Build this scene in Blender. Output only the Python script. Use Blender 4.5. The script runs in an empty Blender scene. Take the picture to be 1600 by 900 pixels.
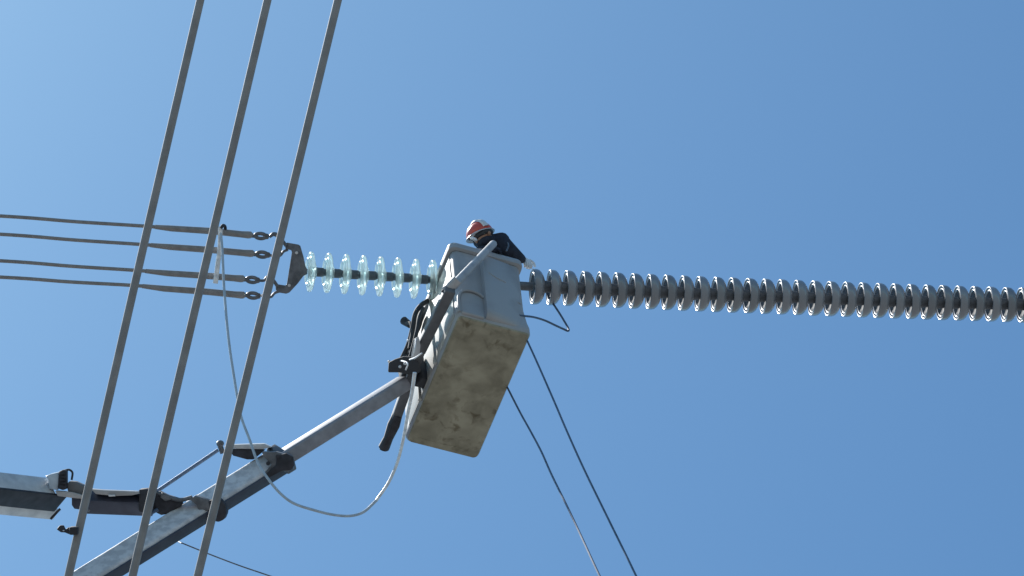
import bpy, bmesh, math, random
from mathutils import Vector as V, Matrix
R = math.radians
random.seed(7)
S = bpy.context.scene
COL = S.collection

# ------------------------------------------------------------------ camera, sky, sun, exposure
F = 6120.0                                   # focal length in pixels of the 1600 px wide photograph
CAM = V((0, 0, 1.6))
EL, ROLL = R(56.2016), R(-6.428)
fw = V((0, math.cos(EL), math.sin(EL)))
r0 = V((1, 0, 0)); u0 = r0.cross(fw)
rt = math.cos(ROLL) * r0 + math.sin(ROLL) * u0
up = -math.sin(ROLL) * r0 + math.cos(ROLL) * u0
cd = bpy.data.cameras.new('camera'); co = bpy.data.objects.new('camera', cd); COL.objects.link(co)
m = Matrix((rt, up, -fw)).transposed().to_4x4(); m.translation = CAM; co.matrix_world = m
cd.sensor_width = 36; cd.lens = 36 * F / 1600; cd.clip_start = .1; cd.clip_end = 20000
S.camera = co

SUN_AZ, SUN_EL = R(-66), R(64)               # azimuth from +Y towards +X
w = bpy.data.worlds.new('World'); S.world = w; w.use_nodes = True
nt = w.node_tree; bg = nt.nodes['Background']
sky = nt.nodes.new('ShaderNodeTexSky'); sky.sky_type = 'NISHITA'; sky.sun_disc = False
sky.sun_elevation = SUN_EL; sky.sun_rotation = SUN_AZ
sky.altitude = 100; sky.air_density = 1.0; sky.dust_density = 1.0; sky.ozone_density = 1.6
gam = nt.nodes.new('ShaderNodeGamma'); gam.inputs[1].default_value = 1.35      # the phone's contrast on the sky
wb = nt.nodes.new('ShaderNodeMix'); wb.data_type = 'RGBA'; wb.blend_type = 'MULTIPLY'; wb.inputs[0].default_value = 1
wb.inputs[7].default_value = (.525, .745, .72, 1)
nt.links.new(sky.outputs[0], gam.inputs[0]); nt.links.new(gam.outputs[0], wb.inputs[6]); nt.links.new(wb.outputs[2], bg.inputs[0]); bg.inputs[1].default_value = .08
sl = bpy.data.lights.new('sun', 'SUN'); so = bpy.data.objects.new('sun', sl); COL.objects.link(so)
sd = V((math.sin(SUN_AZ) * math.cos(SUN_EL), math.cos(SUN_AZ) * math.cos(SUN_EL), math.sin(SUN_EL)))
so.rotation_euler = sd.to_track_quat('Z', 'Y').to_euler(); so.location = (0, 0, 60)
sl.energy = 4.8; sl.angle = R(.53); sl.color = (1, .965, .92)
S.view_settings.view_transform = 'Standard'; S.view_settings.look = 'None'
S.view_settings.exposure = 0.70; S.view_settings.gamma = 1
S.render.engine = 'CYCLES'
S.cycles.max_bounces = 12; S.cycles.transmission_bounces = 10; S.cycles.transparent_max_bounces = 12

# ------------------------------------------------------------------ materials
def mat(name, col, rough=.5, metal=0., col2=None, scale=8., bump=0., detail=6., lo=.35, hi=.65, **kw):
    ma = bpy.data.materials.new(name); ma.use_nodes = True
    n = ma.node_tree.nodes; l = ma.node_tree.links; p = n['Principled BSDF']
    p.inputs['Base Color'].default_value = (*col, 1); p.inputs['Roughness'].default_value = rough
    p.inputs['Metallic'].default_value = metal
    for k, v in kw.items(): p.inputs[k.replace('_', ' ')].default_value = v
    tc = n.new('ShaderNodeTexCoord'); no = n.new('ShaderNodeTexNoise')
    no.inputs['Scale'].default_value = scale; no.inputs['Detail'].default_value = detail
    l.new(tc.outputs['Object'], no.inputs['Vector'])
    if col2:
        cr = n.new('ShaderNodeValToRGB'); cr.color_ramp.elements[0].position = lo; cr.color_ramp.elements[1].position = hi
        cr.color_ramp.elements[0].color = (*col2, 1); cr.color_ramp.elements[1].color = (*col, 1)
        l.new(no.outputs['Fac'], cr.inputs['Fac']); l.new(cr.outputs['Color'], p.inputs['Base Color'])
    if bump:
        b = n.new('ShaderNodeBump'); b.inputs['Strength'].default_value = bump; b.inputs['Distance'].default_value = .01
        l.new(no.outputs['Fac'], b.inputs['Height']); l.new(b.outputs['Normal'], p.inputs['Normal'])
    return ma
M = {}
M['alu'] = mat('weathered_aluminium', (.30, .29, .29), .62, .25, (.17, .165, .17), 22, .25)
M['alu_wire'] = mat('dull_conductor', (.27, .265, .265), .7, .05, (.20, .197, .20), 14, .1)
M['steel'] = mat('galvanised_steel', (.17, .18, .20), .5, .4, (.09, .10, .115), 18, .2)
M['dark'] = mat('dark_painted_steel', (.04, .042, .055), .7, .1, (.02, .022, .03), 14, .15)
M['cap'] = mat('insulator_cap_iron', (.11, .135, .16), .6, .1, (.07, .085, .10), 20)
M['cap_grey'] = mat('grey_cap_iron', (.17, .18, .20), .6, .1, (.13, .14, .155), 20)
M['porcelain'] = mat('grey_glazed_porcelain', (.22, .238, .265), .45, 0, (.18, .196, .222), 5, 0, Coat_Weight=.85, Coat_Roughness=.13)
_n = M['porcelain'].node_tree.nodes; _l = M['porcelain'].node_tree.links                    # each disc weathered a little differently
_oi = _n.new('ShaderNodeObjectInfo'); _mr = _n.new('ShaderNodeMapRange'); _mr.inputs[3].default_value = .80; _mr.inputs[4].default_value = 1.15
_l.new(_oi.outputs['Random'], _mr.inputs[0]); _mx = _n.new('ShaderNodeMix'); _mx.data_type = 'RGBA'; _mx.blend_type = 'MULTIPLY'; _mx.inputs[0].default_value = 1
_p = _n['Principled BSDF']; _l.new(_p.inputs['Base Color'].links[0].from_socket, _mx.inputs[6]); _l.new(_mr.outputs[0], _mx.inputs[7]); _l.new(_mx.outputs[2], _p.inputs['Base Color'])
M['disc_bowl'] = mat('dark_bowl_underside', (.085, .095, .11), .8, 0, (.06, .068, .08), 20)
M['bucket'] = mat('off_white_fibreglass', (.335, .345, .36), .55, 0, (.245, .25, .262), 3.2, .12, detail=9., lo=.3, hi=.55)
M['bucket_sunlit'] = mat('sunlit_side_fibreglass', (.43, .43, .40), .55, 0, (.35, .35, .33), 6)  # bucket fibreglass made paler, sunlight of the left wall put into the colour
M['paint'] = mat('scuffed_white_paint', (.62, .63, .64), .45, 0, (.45, .46, .48), 9, .1)
M['pole'] = mat('grey_fibreglass_pole', (.42, .42, .43), .45, 0, (.30, .30, .31), 12, .1)
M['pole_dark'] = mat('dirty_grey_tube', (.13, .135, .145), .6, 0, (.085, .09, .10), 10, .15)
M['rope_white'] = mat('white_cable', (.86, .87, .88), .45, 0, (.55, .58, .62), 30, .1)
M['rope_blue'] = mat('blue_grey_rope', (.07, .12, .20), .6, 0, (.045, .08, .14), 30, .1)
M['rubber'] = mat('black_rubber_hose', (.035, .038, .045), .75)
M['navy'] = mat('navy_jacket_cloth', (.022, .03, .055), .85, 0, (.012, .016, .03), 18, .5)
M['skin'] = mat('tanned_skin', (.38, .22, .15), .55, 0, (.32, .18, .12), 20)
M['helmet_white'] = mat('pale_helmet_trim_and_glint', (.62, .64, .66), .28)  # brim colour, also used for the painted glint on the dome
M['helmet_red'] = mat('orange_red_helmet_shell', (.62, .09, .045), .35, 0, (.50, .065, .04), 14)
M['cloth_white'] = mat('white_cotton', (.75, .76, .78), .8, 0, (.6, .62, .66), 25, .3)
M['boots'] = mat('brown_leather', (.08, .05, .03), .6)
M['ground'] = mat('dusty_concrete_ground', (.13, .128, .125), .95, 0, (.10, .102, .10), .35, .4)  # unseen dusty grey yard, toned so its bounced light stays neutral

def boom_mat():
    ma = mat('streaked_boom_metal', (.60, .605, .63), .6, 0, (.45, .455, .48), 17, .3, lo=.42, hi=.6)
    return ma
M['boom'] = boom_mat()
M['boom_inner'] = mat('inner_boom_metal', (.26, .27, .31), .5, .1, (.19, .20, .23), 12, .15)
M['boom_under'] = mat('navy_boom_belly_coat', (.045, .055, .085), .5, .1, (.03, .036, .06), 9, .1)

def under_mat():
    ma = bpy.data.materials.new('dirt_stained_bucket_floor'); ma.use_nodes = True
    n = ma.node_tree.nodes; l = ma.node_tree.links; p = n['Principled BSDF']; p.inputs['Roughness'].default_value = .8
    tc = n.new('ShaderNodeTexCoord')
    def noise(s, d, dist=0):
        x = n.new('ShaderNodeTexNoise'); x.inputs['Scale'].default_value = s; x.inputs['Detail'].default_value = d
        x.inputs['Distortion'].default_value = dist; l.new(tc.outputs['Object'], x.inputs['Vector']); return x
    a = noise(6.5, 9, .3); b = noise(12, 9, .5); c = noise(2.3, 3)
    r1 = n.new('ShaderNodeValToRGB'); e = r1.color_ramp.elements
    e[0].position = .34; e[0].color = (.215, .20, .145, 1); e[1].position = .66; e[1].color = (.36, .34, .255, 1)
    l.new(a.outputs['Fac'], r1.inputs['Fac'])
    r2 = n.new('ShaderNodeValToRGB'); e = r2.color_ramp.elements
    e[0].position = .30; e[0].color = (.50, .46, .40, 1); e[1].position = .46; e[1].color = (1, 1, 1, 1)
    l.new(b.outputs['Fac'], r2.inputs['Fac'])
    r3 = n.new('ShaderNodeValToRGB'); e = r3.color_ramp.elements
    e[0].position = .36; e[0].color = (0, 0, 0, 1); e[1].position = .55; e[1].color = (1, 1, 1, 1)
    l.new(c.outputs['Fac'], r3.inputs['Fac'])
    mx = n.new('ShaderNodeMix'); mx.data_type = 'RGBA'; mx.blend_type = 'MULTIPLY'
    l.new(r3.outputs['Color'], mx.inputs[0]); l.new(r1.outputs['Color'], mx.inputs[6]); l.new(r2.outputs['Color'], mx.inputs[7])
    l.new(mx.outputs[2], p.inputs['Base Color'])
    bp = n.new('ShaderNodeBump'); bp.inputs['Strength'].default_value = .35; bp.inputs['Distance'].default_value = .01
    l.new(b.outputs['Fac'], bp.inputs['Height']); l.new(bp.outputs['Normal'], p.inputs['Normal'])
    return ma
M['under'] = under_mat()

def glass_mat():
    ma = bpy.data.materials.new('pale_green_toughened_glass'); ma.use_nodes = True
    n = ma.node_tree.nodes; l = ma.node_tree.links; p = n['Principled BSDF']; out = n['Material Output']
    p.inputs['Base Color'].default_value = (.80, .95, .94, 1); p.inputs['Roughness'].default_value = .12
    p.inputs['Transmission Weight'].default_value = 1; p.inputs['IOR'].default_value = 1.42
    d = n.new('ShaderNodeBsdfTranslucent'); d.inputs[0].default_value = (.76, .88, .88, 1)
    d2 = n.new('ShaderNodeBsdfDiffuse'); d2.inputs[0].default_value = (.76, .88, .88, 1)
    m1 = n.new('ShaderNodeMixShader'); m1.inputs[0].default_value = .5
    l.new(d.outputs[0], m1.inputs[1]); l.new(d2.outputs[0], m1.inputs[2])
    m2 = n.new('ShaderNodeMixShader'); m2.inputs[0].default_value = .36
    l.new(p.outputs[0], m2.inputs[1]); l.new(m1.outputs[0], m2.inputs[2]); l.new(m2.outputs[0], out.inputs[0])
    return ma
M['glass'] = glass_mat()

# ------------------------------------------------------------------ placing helpers
def P(px, py, d):                            # the point at depth d that stands at this direction
    return CAM + d * (fw + rt * ((px - 800) / F) + up * (-(py - 450) / F))
def hit(px, py, p0, nrm):                    # ray against a plane
    dr = P(px, py, 1) - CAM
    return CAM + dr * ((p0 - CAM).dot(nrm) / dr.dot(nrm))
def depth(p): return (p - CAM).dot(fw)
# bucket frame
YAW = R(25.1)
B0 = CAM + 30 * fw + rt * -.415117 + up * -.200247
BA = V((math.cos(YAW), math.sin(YAW), 0)); BB = V((-math.sin(YAW), math.cos(YAW), 0)); ZZ = V((0, 0, 1))
BW, BL, BH = .607, 1.265, .99
def LB(x, y, z): return B0 + BA * x + BB * y + ZZ * z
def PL(px, py, off=0): return hit(px, py, LB(-off, 0, 0), BA)
def PF(px, py, off=0): return hit(px, py, LB(0, -off, 0), BB)
def toL(p): q = p - B0; return (q.dot(BA), q.dot(BB), q.z)

class MB:
    def __init__(s): s.bm = bmesh.new()
    def poly(s, vs, fs):
        b = [s.bm.verts.new(v) for v in vs]
        for f in fs:
            try: s.bm.faces.new([b[i] for i in f])
            except ValueError: pass
        return s
    def box(s, c, ax, ay, az, bev=0., seg=2):     # half-extent vectors
        t = bmesh.new()
        vs = [t.verts.new(c + ax * i + ay * j + az * k) for i in (-1, 1) for j in (-1, 1) for k in (-1, 1)]
        for f in ((0, 1, 3, 2), (4, 6, 7, 5), (0, 4, 5, 1), (2, 3, 7, 6), (0, 2, 6, 4), (1, 5, 7, 3)): t.faces.new([vs[i] for i in f])
        bmesh.ops.recalc_face_normals(t, faces=t.faces)
        if bev: bmesh.ops.bevel(t, geom=t.edges[:], offset=bev, segments=seg, profile=.5, affect='EDGES')
        s.merge(t); return s
    def merge(s, t):
        me = bpy.data.meshes.new('tmp'); t.to_mesh(me); t.free(); s.bm.from_mesh(me); bpy.data.meshes.remove(me)
    def beam(s, p0, p1, wd, ht, bev=.01, roll=0., seg=2):
        a = (p1 - p0); L = a.length; a.normalize()
        u = (ZZ - a * ZZ.dot(a)).normalized(); sd_ = a.cross(u)
        if roll: q = Matrix.Rotation(roll, 3, a); u = q @ u; sd_ = q @ sd_
        return s.box((p0 + p1) / 2, a * (L / 2), sd_ * (wd / 2), u * (ht / 2), bev, seg)
    def tube(s, pts, rad, n=12, caps=True, sub=6):
        if sub > 1 and len(pts) > 2:
            ps, rs = [], []
            rad_ = rad if isinstance(rad, (list, tuple)) else [rad] * len(pts)
            ext = [pts[0] * 2 - pts[1]] + list(pts) + [pts[-1] * 2 - pts[-2]]
            for i in range(len(pts) - 1):            # centripetal spline: no overshoot on uneven spans
                q0, q1, q2, q3 = ext[i:i + 4]
                t1 = (q1 - q0).length ** .5; t2 = t1 + (q2 - q1).length ** .5; t3 = t2 + (q3 - q2).length ** .5
                for k in range(sub):
                    f_ = k / sub; t = t1 + (t2 - t1) * f_
                    a1 = q0 * ((t1 - t) / t1) + q1 * (t / t1); a2 = q1 * ((t2 - t) / (t2 - t1)) + q2 * ((t - t1) / (t2 - t1)); a3 = q2 * ((t3 - t) / (t3 - t2)) + q3 * ((t - t2) / (t3 - t2))
                    b1 = a1 * ((t2 - t) / t2) + a2 * (t / t2); b2 = a2 * ((t3 - t) / (t3 - t1)) + a3 * ((t - t1) / (t3 - t1))
                    ps.append(b1 * ((t2 - t) / (t2 - t1)) + b2 * ((t - t1) / (t2 - t1)))
                    rs.append(rad_[i] * (1 - f_) + rad_[i + 1] * f_)
            ps.append(pts[-1]); rs.append(rad_[-1])
        else:
            ps = list(pts); rs = list(rad) if isinstance(rad, (list, tuple)) else [rad] * len(pts)
        vs, fs = [], []; nprev = None
        for i, p in enumerate(ps):
            t = (ps[min(i + 1, len(ps) - 1)] - ps[max(i - 1, 0)]).normalized()
            if nprev is None: nn = t.orthogonal().normalized()
            else: nn = (nprev - t * nprev.dot(t)).normalized()
            nprev = nn; bb = t.cross(nn)
            for k in range(n):
                an = 2 * math.pi * k / n
                vs.append(p + (nn * math.cos(an) + bb * math.sin(an)) * rs[i])
        for i in range(len(ps) - 1):
            for k in range(n):
                k2 = (k + 1) % n; fs.append((i * n + k, i * n + k2, (i + 1) * n + k2, (i + 1) * n + k))
        if caps: fs.append(tuple(range(n))[::-1]); fs.append(tuple((len(ps) - 1) * n + k for k in range(n)))
        return s.poly(vs, fs)
    def lathe(s, c, ax, prof, n=48):             # prof: (distance along axis, radius)
        ax = ax.normalized(); e1 = ax.orthogonal().normalized(); e2 = ax.cross(e1); vs, fs = [], []
        for z, r in prof:
            for k in range(n):
                an = 2 * math.pi * k / n; vs.append(c + ax * z + (e1 * math.cos(an) + e2 * math.sin(an)) * max(r, 1e-4))
        for i in range(len(prof) - 1):
            for k in range(n):
                k2 = (k + 1) % n; fs.append((i * n + k, i * n + k2, (i + 1) * n + k2, (i + 1) * n + k))
        return s.poly(vs, fs)
    def slab(s, pix, d, th, bev=.004):           # a plate with a traced outline, at its own distance and thickness
        d_ = d if callable(d) else (lambda x, y: d)
        vs = [P(x, y, d_(x, y)) for x, y in pix]; n = len(vs); t = bmesh.new()
        a = [t.verts.new(v) for v in vs]; b = [t.verts.new(v + fw * th) for v in vs]
        t.faces.new(a); t.faces.new(b[::-1])
        for i in range(n): t.faces.new((a[i], b[i], b[(i + 1) % n], a[(i + 1) % n]))
        bmesh.ops.recalc_face_normals(t, faces=t.faces)
        if bev: bmesh.ops.bevel(t, geom=t.edges[:], offset=bev, segments=2, profile=.5, affect='EDGES')
        s.merge(t); return s
    def ball(s, c, e1, e2, e3, n=16):            # ellipsoid with three half axes
        t = bmesh.new(); bmesh.ops.create_uvsphere(t, u_segments=n * 2, v_segments=n, radius=1)
        mm = Matrix((e1, e2, e3)).transposed()
        for v in t.verts: v.co = c + mm @ v.co
        bmesh.ops.recalc_face_normals(t, faces=t.faces); s.merge(t); return s
    def rings(s, rr, close=True, cap0=False, cap1=False):
        n = len(rr[0]); vs = [v for r_ in rr for v in r_]; fs = []
        for i in range(len(rr) - 1):
            for k in range(n):
                k2 = (k + 1) % n; fs.append((i * n + k, i * n + k2, (i + 1) * n + k2, (i + 1) * n + k))
        if cap0: fs.append(tuple(range(n))[::-1])
        if cap1: fs.append(tuple((len(rr) - 1) * n + k for k in range(n)))
        return s.poly(vs, fs)
    def build(s, name, ma, parent=None, base=None, smooth=38, recalc=True):
        if recalc: bmesh.ops.recalc_face_normals(s.bm, faces=s.bm.faces)
        root = parent
        while root is not None and root.parent is not None: root = root.parent
        o0 = root.location.copy() if root is not None else (base if base is not None else V((0, 0, 0)))
        for v in s.bm.verts: v.co -= o0
        me = bpy.data.meshes.new(name); s.bm.to_mesh(me); s.bm.free()
        me.materials.append(ma); me.shade_smooth(); me.set_sharp_from_angle(angle=R(smooth))
        o = bpy.data.objects.new(name, me); COL.objects.link(o)
        if parent is not None: o.parent = parent
        else: o.location = o0
        return o
def tag(o, label, cat, group=None):
    o['label'] = label; o['category'] = cat
    if group: o['group'] = group
    return o
def thing(name, loc, label, cat, group=None):
    o = bpy.data.objects.new(name, None); COL.objects.link(o); o.location = loc; o.empty_display_size = .2
    return tag(o, label, cat, group)

# ------------------------------------------------------------------ ground (below the view, it bounces light upward)
g = MB().poly([V((-3000, -3000, 0)), V((3000, -3000, 0)), V((3000, 3000, 0)), V((-3000, 3000, 0))], [(0, 1, 2, 3)]).build('ground', M['ground'])
g['kind'] = 'structure'

# ------------------------------------------------------------------ aerial lift: boom, knuckle, bucket
MID = P(632, 598, 30.6)
A1 = PL(634, 597, .16)                        # boom tip, beside the bucket's left wall
dA = depth(A1)
A0 = P(159, 891.5, dA - 1.36)                 # where the boom leaves the picture
bdir = (A0 - A1)
A_far = A1 + bdir * 6.5                       # down towards the truck
lift = thing('aerial_lift', A_far, 'grey telescoping boom rising from lower left, carrying a large two-man bucket at its tip', 'aerial lift')
jt = 0.415                                    # where the inner section leaves the sleeve
PJ = A1.lerp(A0, jt)
def bm_at(t, up_=0., side=0.):               # point along the boom, offset in its section
    a = bdir.normalized(); u = (ZZ - a * ZZ.dot(a)).normalized(); s_ = u.cross(a)
    if s_.dot(fw) > 0: s_ = -s_              # side: positive faces the viewer
    return A1.lerp(A0, t) + u * up_ + s_ * side
OH, OW = .235, .125
outer = MB().beam(PJ, A_far, OW, OH, .042, seg=5).build('outer_boom', M['boom'], lift)
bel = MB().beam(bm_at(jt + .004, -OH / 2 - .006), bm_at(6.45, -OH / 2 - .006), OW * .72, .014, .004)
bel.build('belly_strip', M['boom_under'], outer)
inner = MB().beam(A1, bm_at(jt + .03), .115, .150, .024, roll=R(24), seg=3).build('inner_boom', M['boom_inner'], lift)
# upper collar at the sleeve mouth and its lever plate
dj = depth(PJ) - .12
uc = MB()
uc.beam(bm_at(jt - .010, 0), bm_at(jt + .020, 0), OW + .012, OH + .010, .012)
uc.slab([(409, 706), (432, 706), (452, 712), (460, 722), (458, 733), (449, 738), (437, 735), (431, 738), (418, 746), (412, 740), (424, 726), (412, 714)], dj - .10, .12, .006)
uco = uc.build('boom_collar', M['steel'], lift)
MB().slab([(432, 712), (447, 708), (458, 714), (460, 727), (455, 735), (445, 735), (437, 738), (420, 747), (413, 742), (431, 727)], dj - .12, .05, .008).build('wear_pad', M['dark'], uco)
for x, y in ((434, 713), (419, 724)):
    MB().lathe(P(x, y, dj - .125), -fw, [(0, .016), (.012, .016), (.014, .012), (.014, 0)], 12).build('bolt', M['dark'], uco)
lv = MB().slab([(349, 698), (362, 695), (412, 693.5), (424, 699), (410, 702), (362, 701)], dj + .02, .14, .004).build('lever_arm', M['paint'], lift)
MB().slab([(358, 702), (404, 702), (414, 703), (396, 718), (386, 718), (364, 712)], dj + .03, .10, .004).build('web_plate', M['dark'], lv)
# levelling rod with its eye
rd = MB().tube([P(243, 769, dj + .0), P(341, 703, dj + .05)], .0145, 12, sub=1).build('levelling_rod', M['rope_blue'], lift)
rd.data.materials[0] = mat('blue_grey_rod', (.17, .24, .36), .35, .3, (.12, .18, .28), 12)
MB().ball(P(344, 693, dj + .03), rt * .030, up * .026, fw * .03, 10).tube([P(343, 694, dj + .03), P(348, 708, dj + .04)], .02, 10, sub=1).build('rod_eye', M['steel'], rd)
# lower collar
lc_t = .655
d2 = depth(bm_at(lc_t)) - .12
lc = MB()
lc.slab([(296, 780), (304, 775), (331, 782), (345, 779), (348, 790), (322, 799), (312, 800), (306, 788)], d2 - .03, .26, .005)
lco = lc.build('boom_collar', M['steel'], lift)
MB().slab([(325, 782), (345, 779), (353, 789), (354, 802), (350, 812), (341, 816), (332, 813), (330, 800)], d2 - .05, .22, .012).build('wear_pad', M['dark'], lco)
MB().tube([P(300, 777, d2 - .02), P(282, 781, d2), P(258, 775, d2 + .02), P(240, 768, d2 + .03)], .016, 10).build('bracket_tube', M['steel'], lco)
MB().slab([(238, 770), (250, 768), (262, 774), (285, 781), (284, 790), (262, 803), (252, 805), (244, 801), (238, 797)], d2 + .02, .12, .006).build('bracket_plate', M['dark'], lco)
MB().slab([(253, 769), (266, 775), (268, 781), (258, 783), (250, 777)], d2 - .01, .06, .006).build('pin_block', M['steel'], lco)
MB().tube([P(228, 809, d2), P(236, 802, d2 - .01), P(247, 796, d2)], .014, 10).build('hose_stub', M['rope_blue'], lco)
# knuckle arm coming in from the left
kd = d2 + .05
def arm(x0, y0, x1, y1, wd, ht, dl=0., far=10.):
    p1 = P(x1, y1 + 1.5, kd + dl); p0 = P(x0, y0, kd + dl - .35)
    return p0 + (p0 - p1).normalized() * far, p1
ka = MB().beam(*arm(0, 763, 72, 769.5, 0, 0), .17, .18, .014).build('knuckle_arm', M['paint'], lift)
kp = arm(0, 763, 72, 769.5, 0, 0); kp = (kp[0], kp[1] + (kp[1] - kp[0]).normalized() * .15)
MB().beam(kp[0] - ZZ * .103, kp[1] - ZZ * .103, .176, .022, .006).build('dark_underside_shade', M['dark'], ka)  # added dark plate: dark underside colour with its shade painted in
MB().beam(*arm(0, 783, 80, 789.5, 0, 0, .24), .10, .20, .012).build('rear_rail', M['paint'], ka)
MB().slab([(71, 744), (78, 741), (91, 738), (93, 749), (90, 766), (77, 764), (75, 749)], kd - .1, .16, .006).build('end_bracket', mat('pale_blue_bracket', (.52, .62, .72), .4, 0, (.42, .52, .62), 12), ka)
hb = MB().slab([(92, 737), (98, 734), (104, 735), (104, 764), (98, 766), (90, 763)], kd - .12, .1, .006)
for i in range(5): hb.box(P(97 + (i % 2) * 3, 740 + i * 5, kd - .13), rt * .018, up * .007, fw * .01, .002)
hbo = hb.build('valve_block', M['dark'], ka)
MB().tube([P(98, 736, kd - .06), P(108, 734, kd - .06), P(113, 738, kd - .06), P(112, 750, kd - .06)], .008, 8).build('hose_loop', M['rubber'], hbo)
MB().slab([(104, 757), (108, 752), (118, 753), (131, 759), (132, 778), (120, 776), (106, 768)], kd - .1, .14, .008).build('pivot_hood', M['pole_dark'], ka)
MB().slab([(86, 767), (112, 769), (134, 775), (134, 780), (112, 778), (90, 775)], kd - .13, .1, .004).build('side_strap', M['pole'], ka)
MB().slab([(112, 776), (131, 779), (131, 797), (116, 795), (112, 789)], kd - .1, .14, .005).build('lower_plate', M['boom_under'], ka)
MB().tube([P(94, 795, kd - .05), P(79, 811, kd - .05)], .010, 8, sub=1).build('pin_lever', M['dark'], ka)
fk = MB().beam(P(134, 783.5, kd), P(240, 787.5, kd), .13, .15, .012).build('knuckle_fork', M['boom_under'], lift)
MB().slab([(142, 764.5), (160, 766), (214, 768), (219, 771), (206, 774), (180, 775), (150, 772)], kd - .13, .12, .004).build('top_strap', M['pole'], fk)
MB().slab([(217, 765), (228, 764), (238, 768), (239, 799), (228, 801), (217, 800)], kd - .1, .2, .006).build('clevis', M['dark'], fk)
MB().slab([(169, 773), (179, 773), (180, 775.5), (170, 776)], kd - .15, .02, .002).build('bolt', M['cloth_white'], fk)  # white highlight spot on the fork, set on as a small pale plate
MB().tube([P(137, 797, kd - .04), P(141, 796, kd - .04)], [.016, .012], 8, sub=1).build('grease_fitting', M['steel'], fk)

# --- bucket
def rring(x0, x1, y0, y1, r, z, n=6):
    o = []
    for cx, cy, a0 in ((x1 - r, y1 - r, 0), (x0 + r, y1 - r, 90), (x0 + r, y0 + r, 180), (x1 - r, y0 + r, 270)):
        for k in range(n + 1):
            a = R(a0 + 90 * k / n); o.append(LB(cx + r * math.cos(a), cy + r * math.sin(a), z))
    return o
W_, L_ = BW, BL
outer_r = [rring(.016, W_ - .012, .016, L_ - .016, .045, .012), rring(0, W_, 0, L_, .05, .035), rring(0, W_, 0, L_, .05, .10),
           rring(.004, W_ - .012, .004, L_ - .004, .05, .16), rring(.006, W_ - .024, .006, L_ - .008, .05, .27), rring(.006, W_ - .032, .006, L_ - .008, .05, .34),
           rring(.003, W_ - .032, .004, L_ - .006, .05, .93)]
inner_r = [rring(.03, W_ - .08, .03, L_ - .03, .04, .93), rring(.035, W_ - .085, .035, L_ - .035, .04, .08)]
bk = MB().rings(outer_r + inner_r, cap0=False, cap1=True).build('bucket', M['bucket'], lift, smooth=50)
W_ += .016
rimr = [rring(.0, W_ - .05, .0, L_, .05, .915), rring(-.022, W_ - .03, -.022, L_ + .02, .055, .925), rring(-.026, W_ - .026, -.026, L_ + .024, .055, .955),
        rring(-.024, W_ - .028, -.024, L_ + .022, .055, .985), rring(-.015, W_ - .037, -.015, L_ + .013, .05, .992), rring(.034, W_ - .084, .034, L_ - .034, .04, .992), rring(.034, W_ - .084, .034, L_ - .034, .04, .93)]
MB().rings(rimr).build('rim', M['bucket'], bk, smooth=50)
W_ = BW
und = [rring(.014, W_ - .010, .014, L_ - .012, .035, .013), rring(.020, W_ - .016, .020, L_ - .018, .035, .0), rring(.05, W_ - .046, .05, L_ - .05, .03, -.004)]
MB().rings(und, cap1=True).build('underside', M['under'], bk, smooth=50)
for yy, q_ in ((.055, .012), (BL - .07, -.010)):
    MB().tube([LB(.08, yy + q_, -.002), LB(.22, yy, -.003), LB(.40, yy + q_ * .6, -.003), LB(.54, yy - q_ * .4, -.002)], .005, 8).build('moulded_crease', M['under'], bk)
# raised features of the front wall
sec = [(.226, .014), (.229, -.050), (.240, -.056), (.30, -.048), (.46, -.020), (.53, .002), (.545, .014)]
fr = MB(); rr = []
for z, k in ((.035, .4), (.06, .9), (.12, 1), (.86, 1), (.905, .6)): rr.append([LB(x, .014 + (y - .014) * k, z) for x, y in sec])
vs = [v for r_ in rr for v in r_]; n7 = len(sec)
fr.poly(vs, [(i * n7 + k, i * n7 + k + 1, (i + 1) * n7 + k + 1, (i + 1) * n7 + k) for i in range(4) for k in range(n7 - 1)] + [tuple(range(n7)), tuple(4 * n7 + k for k in range(n7))])
fr.build('raised_panel', M['bucket'], bk, smooth=50)
MB().tube([LB(.02, .006, .05), LB(.025, 0, .28), LB(.06, -.004, .345), (LB(.13, -.006, .37)), LB(.20, -.004, .35), LB(.232, -.004, .32)], .013, 10).build('step_arch', M['bucket'], bk)
MB().box(LB(.125, .0, .045), BA * .09, BB * .016, ZZ * .02, .010, 3).build('foot_step', M['bucket'], bk)
MB().tube([LB(.27, -.052, .63), LB(.33, -.044, .60), LB(.42, -.027, .59)], .005, 8).build('moulded_crease', M['bucket'], bk)
MB().tube([LB(.42, -.018, .40), LB(.54, .002, .385)], .004, 8, sub=1).build('moulded_crease', M['bucket'], bk)
MB().box(LB(-.001, .60, .475), BA * .004, BB * .535, ZZ * .425, .003, 2).build('sunlit_side_panel', M['bucket_sunlit'], bk)  # thin added skin in the paler colour, so the left wall looks sunlit
for yy, wd in ((.50, .014), (.86, .014)):
    MB().box(LB(-.008, yy, .46), BA * .014, BB * wd, ZZ * .44, .006, 3).build('side_rib', M['bucket_sunlit'], bk)

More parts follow.
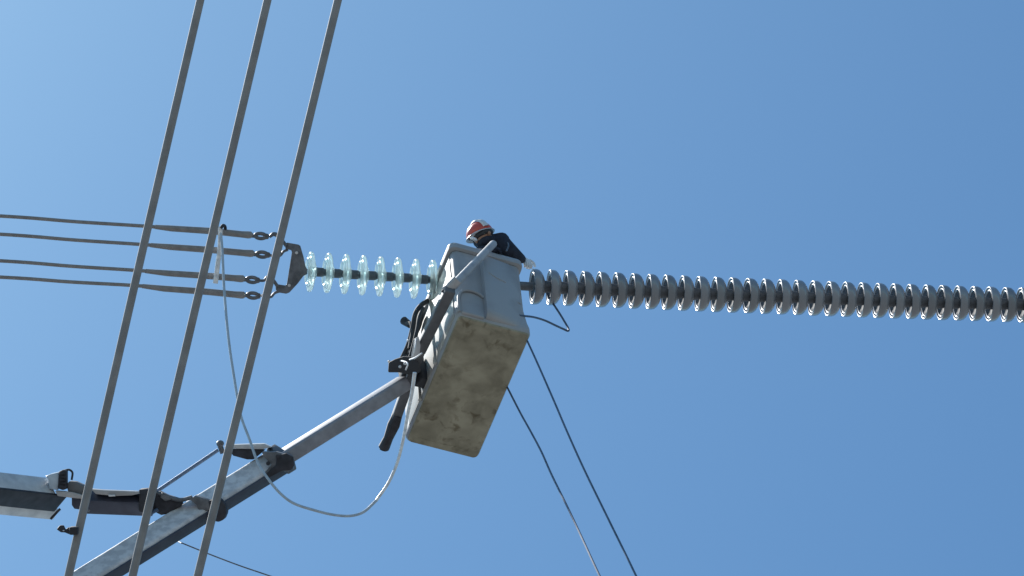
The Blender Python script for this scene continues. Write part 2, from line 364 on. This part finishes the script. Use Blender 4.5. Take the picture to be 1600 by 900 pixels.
# --- jib pole strapped across the bucket
J0 = PF(771, 381, .10); J1 = PF(708, 447, .14)
K0 = PF(704, 452, .14); K1 = PL(641, 585, .10); K2 = PL(622, 640, .10); K3 = PL(606, 684, .12)
jib = MB().tube([J0 + (J0 - J1).normalized() * .02, J0, J1], [.020, .030, .034], 16, sub=1)
jib = jib.build('jib_pole', M['pole'], lift)
cl = MB().tube([P(715, 437, depth(J1)), P(703, 449, depth(J1))], .042, 16, sub=1)
cl.tube([P(704, 446, depth(J1) - .02), P(694, 454, depth(J1) - .02)], [.024, .03], 12, sub=1).build('pole_collar', M['pole'], jib)
MB().tube([P(700, 449, depth(J1) - .03), P(692, 457, depth(J1) - .02)], .019, 12, sub=1).build('socket', M['dark'], jib)
lw = MB().beam(K0, PL(656, 548, .12), .085, .075, .012, seg=3)
lw.beam(PL(657, 546, .12), PL(618, 655, .12), .075, .075, .012, seg=3)
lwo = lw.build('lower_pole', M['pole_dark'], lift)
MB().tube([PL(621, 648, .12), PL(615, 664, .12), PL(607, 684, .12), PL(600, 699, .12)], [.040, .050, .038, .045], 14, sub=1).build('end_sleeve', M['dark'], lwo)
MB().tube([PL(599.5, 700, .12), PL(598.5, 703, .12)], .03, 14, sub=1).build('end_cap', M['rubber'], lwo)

# --- bucket mount at the boom tip
mt = MB()
mt.box(PL(643, 577, .10), BA * .09, BB * .07, ZZ * .13, .02)
mt.slab([(607, 566), (617, 561), (630, 557), (645, 558), (655, 568), (657, 582), (640, 586), (625, 582), (606, 582)], depth(PL(630, 572, .24)), .16, .012)
mt.beam(PL(655, 570, .05), PL(662, 600, .02), .10, .10, .02)
mto = mt.build('mounting_bracket', M['rubber'], lift)
MB().lathe(PL(656, 505, .03), -BA, [(0, .0), (0, .09), (.04, .085), (.055, .065), (.06, 0)], 28).build('rotator_cover', M['dark'], mto)
for pts, r_ in (([(668, 470, .03), (657, 478, .10), (649, 490, .14), (644, 515, .15), (638, 538, .16), (630, 556, .18), (622, 572, .2)], .020),
                ([(661, 482, .08), (655, 495, .13), (652, 515, .14), (646, 540, .15), (640, 562, .16)], .016),
                ([(634, 505, .18), (642, 506, .16), (644, 520, .15), (640, 545, .16)], .016)):
    MB().tube([PL(*q) for q in pts], r_, 10).build('hydraulic_hose', M['rubber'], mto)
MB().tube([PL(631, 501, .19), PL(641, 508, .15)], [.034, .026], 12, sub=1).build('hose_fitting', M['dark'], mto)
for pts in ([(612, 567, .26), (628, 564, .27), (637, 570, .27), (634, 578, .27)], [(640, 562, .24), (650, 558, .24), (659, 552, .22)], [(650, 530, .2), (648, 545, .22), (645, 556, .22)]):
    MB().tube([PL(*q) for q in pts], .006, 8).build('wire', M['rope_white'], mto)
for q in ((608, 565, .28), (638, 532, .2), (625, 573, .28), (633, 568, .28)):
    MB().ball(PL(*q), rt * .012, up * .012, fw * .012, 8).build('pin_head', M['paint'], mto)
MB().slab([(647, 530), (654, 525), (657, 540), (655, 556), (648, 562), (642, 560)], depth(PL(650, 545, .18)), .03, .003).build('guard_plate', M['paint'], mto)

# ------------------------------------------------------------------ insulator string
def sy(x):                                    # height of the string in the photograph
    pts = [(440, 421.5), (486, 424.7), (665, 436.7), (822, 447.5), (1113, 460), (1360, 469.2), (1598, 477), (2000, 489)]
    for (a, b), (c, d_) in zip(pts, pts[1:]):
        if x <= c or c == 2000: return b + (d_ - b) * (x - a) / (c - a)
def sd_(x): return 31.12 + .18 * (x - 800) / 197
def SP(x): return P(x, sy(x), sd_(x))
ins = thing('insulator_string', SP(478), 'long insulator string behind the bucket, glass discs on the left, grey discs on the right', 'insulator string')
def disc_objs(kind):
    # local frame: axis +X runs to the right end of the string, rim faces -X
    ax = V((1, 0, 0)); c = V((0, 0, 0))
    if kind == 'glass':
        prof = [(-.012, .03), (-.010, .085), (-.024, .096), (-.029, .106), (-.024, .115), (-.006, .120), (-.006, .138), (-.012, .148),
                (-.010, .157), (.002, .160), (.014, .157), (.021, .146), (.026, .125), (.034, .085), (.050, .042), (.012, .03), (-.012, .03)]
        s_ = MB().lathe(c, ax, prof, 56); nm = 'glass_disc'; ma = M['glass']
        cp = [(.040, 0), (.040, .036), (.046, .041), (.054, .037), (.104, .036), (.112, .028), (.138, .026), (.139, 0)]
    else:
        prof = [(.040, .03), (.034, .060), (.030, .096), (.020, .102), (.006, .106), (.001, .111), (.005, .117), (.020, .121), (.020, .126), (.004, .130), (-.002, .135), (-.001, .140),
                (.008, .1435), (.034, .142), (.052, .136), (.068, .122), (.082, .100), (.094, .070), (.100, .044), (.06, .03), (.040, .03)]
        s_ = MB().lathe(c, ax, prof, 56); nm = 'grey_disc'; ma = M['porcelain']
        cp = [(.090, 0), (.090, .048), (.096, .053), (.106, .050), (.150, .044), (.156, .034), (.172, .032), (.174, 0)]
    me_s = bpy.data.meshes.new(nm); bmesh.ops.recalc_face_normals(s_.bm, faces=s_.bm.faces); s_.bm.to_mesh(me_s); me_s.materials.append(ma); me_s.shade_smooth()
    k = MB().lathe(c, ax, cp, 24)
    me_c = bpy.data.meshes.new('cap'); bmesh.ops.recalc_face_normals(k.bm, faces=k.bm.faces); k.bm.to_mesh(me_c); me_c.materials.append(M['cap'] if kind == 'glass' else M['cap_grey']); me_c.shade_smooth(); me_c.set_sharp_from_angle(angle=R(40))
    return nm, me_s, me_c
_k = MB().lathe(V((0, 0, 0)), V((1, 0, 0)), [(.045, .031), (.026, .050), (.020, .080), (.010, .103), (.030, .100), (.045, .031)], 40)  # darker ring lining the hollow of each grey disc
bowl_mesh = bpy.data.meshes.new('bowl_ring'); bmesh.ops.recalc_face_normals(_k.bm, faces=_k.bm.faces); _k.bm.to_mesh(bowl_mesh); bowl_mesh.materials.append(M['disc_bowl']); bowl_mesh.shade_smooth()
kinds = {k: disc_objs(k) for k in ('glass', 'grey')}
xs = [('glass', 484.5 + 27.2 * i) for i in range(12)]
x = 831.5; st = 26.2
while x < 1760:
    xs.append(('grey', x)); st = 26.05 - (x - 836) * .0017; x += st
for kd_, x in xs:
    nm, a, b = kinds[kd_]
    p = SP(x); ax = (SP(x + 12) - SP(x - 12)).normalized()
    o = bpy.data.objects.new(nm, a); COL.objects.link(o); o.parent = ins
    q = ax.to_track_quat('X', 'Z'); q = q @ Matrix.Rotation(random.uniform(-.03, .03), 3, 'Z').to_quaternion() @ Matrix.Rotation(random.uniform(-.03, .03), 3, 'Y').to_quaternion()
    o.rotation_euler = q.to_euler(); o.location = p - ins.location
    c = bpy.data.objects.new('cap', b); COL.objects.link(c); c.parent = o
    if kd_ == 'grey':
        c = bpy.data.objects.new('bowl_ring', bowl_mesh); COL.objects.link(c); c.parent = o
MB().tube([SP(792), SP(832)], .036, 16, sub=1).build('connecting_link', M['cap_grey'], ins)
# pin between the yoke and the first disc
MB().tube([SP(470), SP(480)], .022, 12, sub=1).build('ball_pin', M['cap'], ins)

# ------------------------------------------------------------------ yoke plate
yd = sd_(460) - .02
yk = thing('yoke_plate', P(460, 425, yd), 'dark steel yoke plate joining the four conductors to the glass discs', 'yoke plate')
MB().slab([(445, 380), (449, 379), (466, 382), (469, 384), (474, 401), (477, 416), (480, 421), (480, 428), (474, 431), (465, 443), (452, 457), (447, 459), (434, 457), (431, 453), (430, 445), (433, 444), (446, 446), (448, 444), (456, 394), (455, 391), (446, 389)], yd, .035, .003).build('plate', M['steel'], yk)
for x, y in ((463.5, 395), (452, 446)):
    MB().lathe(P(x, y, yd), -fw, [(0, .012), (.01, .012), (.012, .008), (.012, 0)], 12).build('bolt', M['paint'], yk)
MB().tube([P(450, 390, yd + .02), P(443, 393, yd + .02), P(438, 399, yd + .02), P(430, 401, yd + .02), P(421, 398.5, yd)], .011, 10).build('link', M['steel'], yk)
MB().tube([P(437, 455, yd + .02), P(429, 458, yd + .02), P(423, 464, yd + .02), P(408, 461.5, yd)], .011, 10).build('link', M['steel'], yk)
MB().tube([P(447, 384, yd - .01), P(438, 372, yd - .02), P(432, 367, yd - .02), P(427, 366, yd - .02), P(421, 370.5, yd - .02)], [.014, .014, .018, .017, .011], 10).build('link', M['steel'], yk)
MB().tube([P(434, 448, yd - .01), P(425, 436, yd - .02), P(418, 433, yd - .02), P(413, 438, yd - .02), P(406, 438.5, yd - .02)], [.014, .014, .014, .011, .011], 10).build('link', M['steel'], yk)

# ------------------------------------------------------------------ four dead-ended conductors
rows = [((0, 337.5), (242, 354.5), (268, 357), (330, 361), (392, 367), (421, 370), 'topmost of the four thin conductors left of the yoke plate, white clamp stick on it'),
        ((0, 366), (235, 383), (266, 386), (330, 390.5), (395, 396), (423, 399), 'second from top of the four thin conductors ending left of the yoke plate'),
        ((0, 407.5), (227, 423.5), (262, 427), (330, 431.5), (380, 435.5), (407, 438.5), 'third from top of the four thin conductors ending left of the yoke plate'),
        ((0, 433), (222, 447), (256, 451), (325, 456), (381, 461), (408, 462), 'lowest of the four thin conductors ending left of the yoke plate')]
for i, (a, b, c, d_, e, f_, lab) in enumerate(rows):
    off = -.02 if i in (0, 2) else 0.
    Q = lambda t_, dd=0: P(t_[0], t_[1], sd_(t_[0]) + off + dd)
    cn = thing('conductor', Q(e), lab, 'conductor', 'conductors dead-ended at the yoke plate')
    L0 = Q(a) + (Q(a) - Q(b)).normalized() * 18 - ZZ * .9
    MB().tube([L0, Q(a).lerp(L0, .4) - ZZ * .12, Q(a), Q(((a[0] + b[0]) / 2, (a[1] + b[1]) / 2 + .6)), Q(b), Q(c)], .0145, 12).build('wire', M['alu_wire'], cn)
    MB().tube([Q(b), Q(c), Q(d_), Q((e[0] - 14, e[1] - .8)), Q((e[0] - 4, e[1])), Q(e), Q((e[0] + 3, e[1] + .3))], [.017, .024, .026, .026, .029, .027, .014], 14, sub=1).build('dead_end_sleeve', M['alu_wire'], cn)
    x0, x1, ym = e[0] + 4, f_[0], (e[1] + f_[1]) / 2 + .3
    ring = []
    for k in range(25):
        an = 2 * math.pi * k / 24
        ring.append(P((x0 + x1) / 2 - 1.5 + 8.2 * math.cos(an), ym + 3.9 * math.sin(an) + .07 * 8 * math.cos(an), sd_(x0) + off))
    ey = MB().tube(ring, .0150, 10, caps=False, sub=1)
    ey.slab([(x1 - 8, ym - 4.5), (x1 - 2, ym - 3.5), (x1, ym), (x1 - 2, ym + 4.8), (x1 - 8, ym + 5.5)], sd_(x0) + off - .012, .024, .004)
    ey.tube([P(x0 - 3, ym - .2, sd_(x0) + off), P(x0 + 3, ym, sd_(x0) + off)], .015, 10, sub=1)
    ey.build('eye_fitting', M['steel'], cn)

# ------------------------------------------------------------------ three thick cables crossing in front
labs = ['leftmost of the three thick diagonal cables, a dark bolted clamp near its lower end', 'middle of the three thick diagonal cables crossing in front of the boom', 'rightmost of the three thick diagonal cables, passing beside the yoke plate']
for i, (xa, xb) in enumerate(((313, 107), (418, 207), (528, 309))):
    T = P(xa, 0, 16.3); Bm = P(xb, 900, 15.7)
    dv = Bm - T
    pts = [T - dv * 4 + V((0, 0, 1.2)), T - dv * 1.8 + V((0, 0, .25)), T - dv * .5, T, T.lerp(Bm, .5) + rt * .002 * (i - 1), Bm, Bm + dv * .5, Bm + dv * 2, Bm + dv * 4 + V((0, 0, .9))]
    base = T
    root = thing('overhead_cable', base, labs[i], 'cable', 'thick cables crossing in front')
    MB().tube(pts, .0172, 16).build('wire', M['alu_wire'], root)
    if i == 0:
        dcl = 15.72
        k = MB().slab([(88, 827), (93, 821), (99, 821), (102, 828), (106, 824), (112, 825), (114, 832), (108, 835), (101, 832), (95, 832)], dcl, .025, .004)
        k.box(P(116, 829, dcl + .01), rt * .018, up * .016, fw * .03, .006).build('bolted_clamp', M['dark'], root)
        MB().ball(P(99.5, 829, dcl - .006), rt * .004, up * .0025, fw * .004, 6).build('bolt', M['paint'], root)

# ------------------------------------------------------------------ grounding cable, ropes
gd = thing('grounding_cable', P(347, 356, sd_(347) - .06), 'white cable hooked over the topmost conductor, drooping in a loop to the boom tip', 'cable')
gp = [(344, 358), (346.5, 380), (348, 404), (349.5, 440), (352, 475), (354.5, 505), (359, 545), (365, 585), (371, 622), (377, 652), (390, 687), (403, 723), (418, 747), (438, 771), (458, 786), (490, 797), (522, 804.5), (548, 806), (568, 800), (588, 782), (606, 756), (620, 725), (630, 687), (637, 647), (644, 612), (648, 582)]
dend = depth(PL(648, 582, .34)); ds = sd_(347) - .07; pts = []; rs = []
for i, (x, y) in enumerate(gp):
    t_ = i / (len(gp) - 1)
    dp = ds + (dend - ds) * t_ - .8 * math.sin(math.pi * t_) ** 2
    pts.append(P(x, y, dp)); rs.append(.0105 if t_ < .7 else .0105 + .004 * (t_ - .7) / .3)
MB().tube(pts[:20], rs[:20], 10, sub=5).build('cord', mat('shade_tinted_cord', (.42, .50, .58), .5, 0, (.32, .40, .48), 25), gd)  # shade on the loop painted in as a blue-grey tint
MB().tube(pts[19:], rs[19:], 10, sub=5).build('sunlit_cord_end', M['rope_white'], gd)  # same cable, kept white where the sun strikes it
MB().tube([P(336.5, 443, ds - .01), P(343.5, 388, ds - .01), P(344.5, 354, ds - .01)], [.0205, .0185, .017], 12, sub=1).build('clamp_stick', M['rope_white'], gd)
MB().tube([P(345, 357, ds - .02), P(348, 352.5, ds - .01), P(351.5, 354, ds + .03), P(351.5, 361, ds + .06), P(349, 366, ds + .07)], .013, 10).build('clamp_hook', M['dark'], gd)

def ground_end(p, q, yy):                    # keep the rope's line of sight, land it on the ground further on
    n_ = (p - CAM).cross(q - CAM); den = n_.x
    x_ = (n_.dot(CAM) - n_.y * yy) / den
    return V((x_, yy, 0.02))
def rope(pix, s0, lab, yy):
    p0 = s0; p1 = P(pix[-1][0], pix[-1][1], 28.0)
    n_ = len(pix); d0 = depth(p0); G = ground_end(P(*pix[0], 10), P(*pix[-1], 10), yy)
    pts = [p0] + [P(x_, y_, d0 + (26.9 - d0) * (i + 1) / (n_ - 1)) for i, (x_, y_) in enumerate(pix[1:])]
    L_ = pts[-1]; pts += [L_.lerp(G, .3), L_.lerp(G, .65), G]
    r_ = MB().tube(pts, .0078, 8).build('hand_line', M['rope_blue'], None, base=p0)
    return tag(r_, lab, 'rope', 'ropes hanging from the bucket')
rope([(824, 533), (840, 568), (868, 632), (885, 672), (912, 732), (950, 810), (994, 900)], PL(824, 533, -.595), 'right one of two thin dark ropes, starting at the lower right corner of the bucket', 13.0)
rope([(790, 600), (813, 645), (828, 672), (846, 706), (862, 742), (888, 795), (912, 846), (937, 900)], PL(790, 600, -.59), 'left one of two thin dark ropes, starting midway along the bucket bottom', 13.0)
ty = P(820, 494, 30.35)
lp = MB().tube([P(812, 493, 30.3), P(822, 494, 30.35), P(836, 496, 30.5), P(852, 501, 30.6), P(868, 508.5, 30.7), P(880, 514, 30.8), P(887, 517, 30.8), P(888.5, 514.5, 30.85), P(880, 499, 30.95), P(870, 483, 31.05), P(858, 465, 31.2), P(852, 452, sd_(852))], .0085, 8, sub=5)
tag(lp.build('tag_line', M['rope_blue'], None, base=ty), 'short bent blue-grey line sticking out right of the bucket under the first grey discs', 'rope')
bx = MB().tube([bm_at(.78, -.1, -.1), P(283, 848, 29.6), P(330, 867, 29.6), P(375, 884, 29.7), P(422, 900, 29.8), P(560, 948, 30.2), P(900, 1090, 31)], .0052, 8)
tag(bx.build('thin_wire', M['steel'], None, base=P(283, 848, 29.6)), 'hair-thin grey wire trailing right from beneath the boom at the bottom edge', 'wire')

# ------------------------------------------------------------------ lineman
HC = hit(750, 367, LB(0, .11, 0), BB)          # head centre, just inside the front rim
hl = toL(HC)
man = thing('person', LB(.27, .30, .085), 'lineman in navy jacket and red and white hard hat leaning over the bucket rim', 'person')
def W(px, py, y): return hit(px, py, LB(0, y, 0), BB)
sh_c = W(776, 384, .13)
J = {}
verts, edges, rad = [], [], []
def jv(p, r_, par=None):
    verts.append(p); rad.append(r_ if isinstance(r_, tuple) else (r_, r_)); i = len(verts) - 1
    if par is not None: edges.append((par, i))
    return i
pel = jv(LB(.29, .34, .93), (.15, .12))
wst = jv(LB(.30, .30, 1.07), (.14, .11), pel)
chs = jv(W(778, 396, .20), (.14, .12), wst)
nkb = jv(W(772, 377, .14), (.10, .085), chs)
nk = jv(W(764, 377, .12), .06, nkb)
hd = jv(W(757, 374, .115), .07, nk)
hd2 = jv(W(752, 370, .11), .082, hd)
hd3 = jv(W(748, 365, .115), .070, hd2)
# right-hand arm of the picture: along the rim, out to the first grey disc
s1 = jv(W(781, 379, .12), .092, nkb); e1 = jv(W(797, 393, .10), .070, s1); w1 = jv(W(813, 404, .15), .044, e1); h1 = jv(W(819, 407, .18), .032, w1)
# other arm: down the inside of the rim
s2 = jv(W(766, 391, .20), .08, nkb); e2 = jv(LB(.20, .12, 1.03), .055, s2); w2 = jv(LB(.26, .035, 1.04), .040, e2); h2 = jv(LB(.31, .01, 1.02), .034, w2)
for sx in (-1, 1):
    hp = jv(LB(.29 + sx * .09, .34, .86), .095, pel); kn = jv(LB(.29 + sx * .10, .29, .50), .068, hp); an = jv(LB(.29 + sx * .10, .36, .16), .045, kn)
    hl_ = jv(LB(.29 + sx * .10, .35, .125), .042, an); jv(LB(.29 + sx * .11, .24, .115), .038, hl_)
me = bpy.data.meshes.new('body'); o0 = man.location
me.from_pydata([v - o0 for v in verts], edges, [])
tmp = bpy.data.objects.new('tmp', me); COL.objects.link(tmp)
sk = tmp.modifiers.new('s', 'SKIN'); sk.use_smooth_shade = True
if not me.skin_vertices: 
    bpy.context.view_layer.objects.active = tmp
for i, r_ in enumerate(rad):
    sv = me.skin_vertices[0].data[i]; sv.radius = r_; sv.use_root = (i == 0)
ss = tmp.modifiers.new('d', 'SUBSURF'); ss.levels = 2; ss.render_levels = 2
dg = bpy.context.evaluated_depsgraph_get(); dg.update()
bme = bpy.data.meshes.new_from_object(tmp.evaluated_get(dg)); bpy.data.objects.remove(tmp)
bme.materials.clear(); bme.materials.append(M['navy']); bme.shade_smooth()
body = bpy.data.objects.new('body', bme); COL.objects.link(body); body.parent = man
# head details, in the head's own frame
cw = (rt * -.36 + up * .84 + fw * .30).normalized()      # crown direction
fc = (rt * .55 + up * -.30 - fw * .62); fc = (fc - cw * fc.dot(cw)).normalized()
sdv = cw.cross(fc)
hc = HC
fm = MB().ball(hc - cw * .035 + fc * .028, sdv * .062, fc * .07, cw * .085, 14)
fm.tube([hc - cw * .018 + fc * .095, hc - cw * .045 + fc * .112, hc - cw * .055 + fc * .092], [.009, .014, .010], 8)
for s_ in (-1, 1): fm.ball(hc - cw * .04 + sdv * .066 * s_ + fc * .005, sdv * .012, fc * .02, cw * .032, 8)
fo = fm.build('face', M['skin'], man)
for s_ in (-1, 1): MB().ball(hc - cw * .020 + sdv * .028 * s_ + fc * .088, sdv * .014, fc * .01, cw * .009, 8).build('eye', M['dark'], fo)
MB().tube([hc - cw * .078 + sdv * .024 + fc * .084, hc - cw * .081 + fc * .092, hc - cw * .078 - sdv * .024 + fc * .084], .005, 8).build('mouth', M['skin'], fo)
# dark hood over neck, jaw and cheeks, dark glasses
MB().ball(hc - cw * .075 - fc * .0, sdv * .066, fc * .066, cw * .06, 12).ball(hc - cw * .045 - fc * .012, sdv * .068, fc * .070, cw * .070, 12).ball(hc - cw * .078 + fc * .036, sdv * .064, fc * .066, cw * .050, 12).build('hood', M['navy'], man)
MB().tube([hc - cw * .022 - sdv * .066 + fc * .03, hc - cw * .022 - sdv * .040 + fc * .088, hc - cw * .022 + fc * .102, hc - cw * .022 + sdv * .040 + fc * .088, hc - cw * .022 + sdv * .066 + fc * .03], .021, 8).build('dark_glasses', M['rubber'], man)
hm = MB()
dome = [(0, .118)] + [(.105 * math.sin(R(a)), .112 * math.cos(R(a))) for a in range(0, 91, 10)]
hm.lathe(hc + cw * .0, cw, dome, 36)
ho = hm.build('hard_hat', M['helmet_red'], man)
MB().rings([[hc + sdv * (w_ * .026) + (cw * (.118 + h_) * math.cos(R(a)) + fc * (.113 + h_) * math.sin(R(a))) for w_, h_ in ((-1, -.004), (-.7, .008), (.7, .008), (1, -.004))] for a in range(-80, 81, 10)]).build('dome_glint', M['helmet_white'], ho)  # added pale strip standing for the glint on top of the dome
MB().lathe(hc - cw * .002, cw, [(.010, .100), (.006, .110), (-.002, .122), (-.006, .125), (-.008, .121), (.0, .110), (.003, .100), (.010, .100)], 40).build('brim', M['helmet_white'], ho)
MB().lathe(hc - cw * .002, cw, [(-.010, .082), (.012, .082), (.012, .088), (-.010, .088), (-.010, .082)], 36).build('head_band', M['cloth_white'], ho)
MB().ball(W(740.5, 373.5, .05), rt * .028 + up * -.010, up * .016, fw * .02, 10).build('neck_cloth', M['cloth_white'], man)
# gloved hands with separate fingers
def hand(c, fdir, pal, ma, grip):
    mb = MB(); fdir = fdir.normalized(); pal = (pal - fdir * pal.dot(fdir)).normalized(); sx = fdir.cross(pal)
    mb.ball(c, fdir * .048, sx * .038, pal * .018, 10)
    for k, L in enumerate((.054, .062, .058, .045)):
        s0 = c + fdir * .035 + sx * (.026 - .0175 * k)
        p1 = s0 + fdir * L * .45 + pal * .004; p2 = p1 + (fdir * (1 - grip) + pal * grip) * L * .35; p3 = p2 + (fdir * (1 - grip * 1.8) + pal * grip * 1.4).normalized() * L * .28
        mb.tube([s0, p1, p2, p3], [.011, .010, .0095, .008], 8, sub=3)
    b0 = c - fdir * .02 + sx * .034
    mb.tube([b0, b0 + sx * .03 + fdir * .025 + pal * .01, b0 + sx * .038 + fdir * .055 + pal * .025], [.013, .012, .009], 8, sub=3)
    return mb.build('glove', ma, man)
Hr = W(822, 408, .19); hand(Hr, SP(838) + up * .08 - Hr, -up - fw * .2, M['cloth_white'], .5)
MB().tube([W(820, 406, .19), W(826, 409, .24), W(831, 415.5, .3)], [.020, .017, .010], 10).build('cuff', M['cloth_white'], man)
Hl = LB(.33, -.01, 1.02); hand(Hl, BA - BB * .3, -ZZ, M['navy'], .5)
for sx in (-1, 1):
    MB().ball(LB(.29 + sx * .11, .28, .125), BA * .05, BB * .14, ZZ * .042, 12).build('boot', M['boots'], man)
# reflective stripe on the sleeve
MB().tube([W(790, 375, .10), W(794.5, 384, .02), W(791, 393, .015)], .007, 8).build('sleeve_stripe', M['steel'], man)
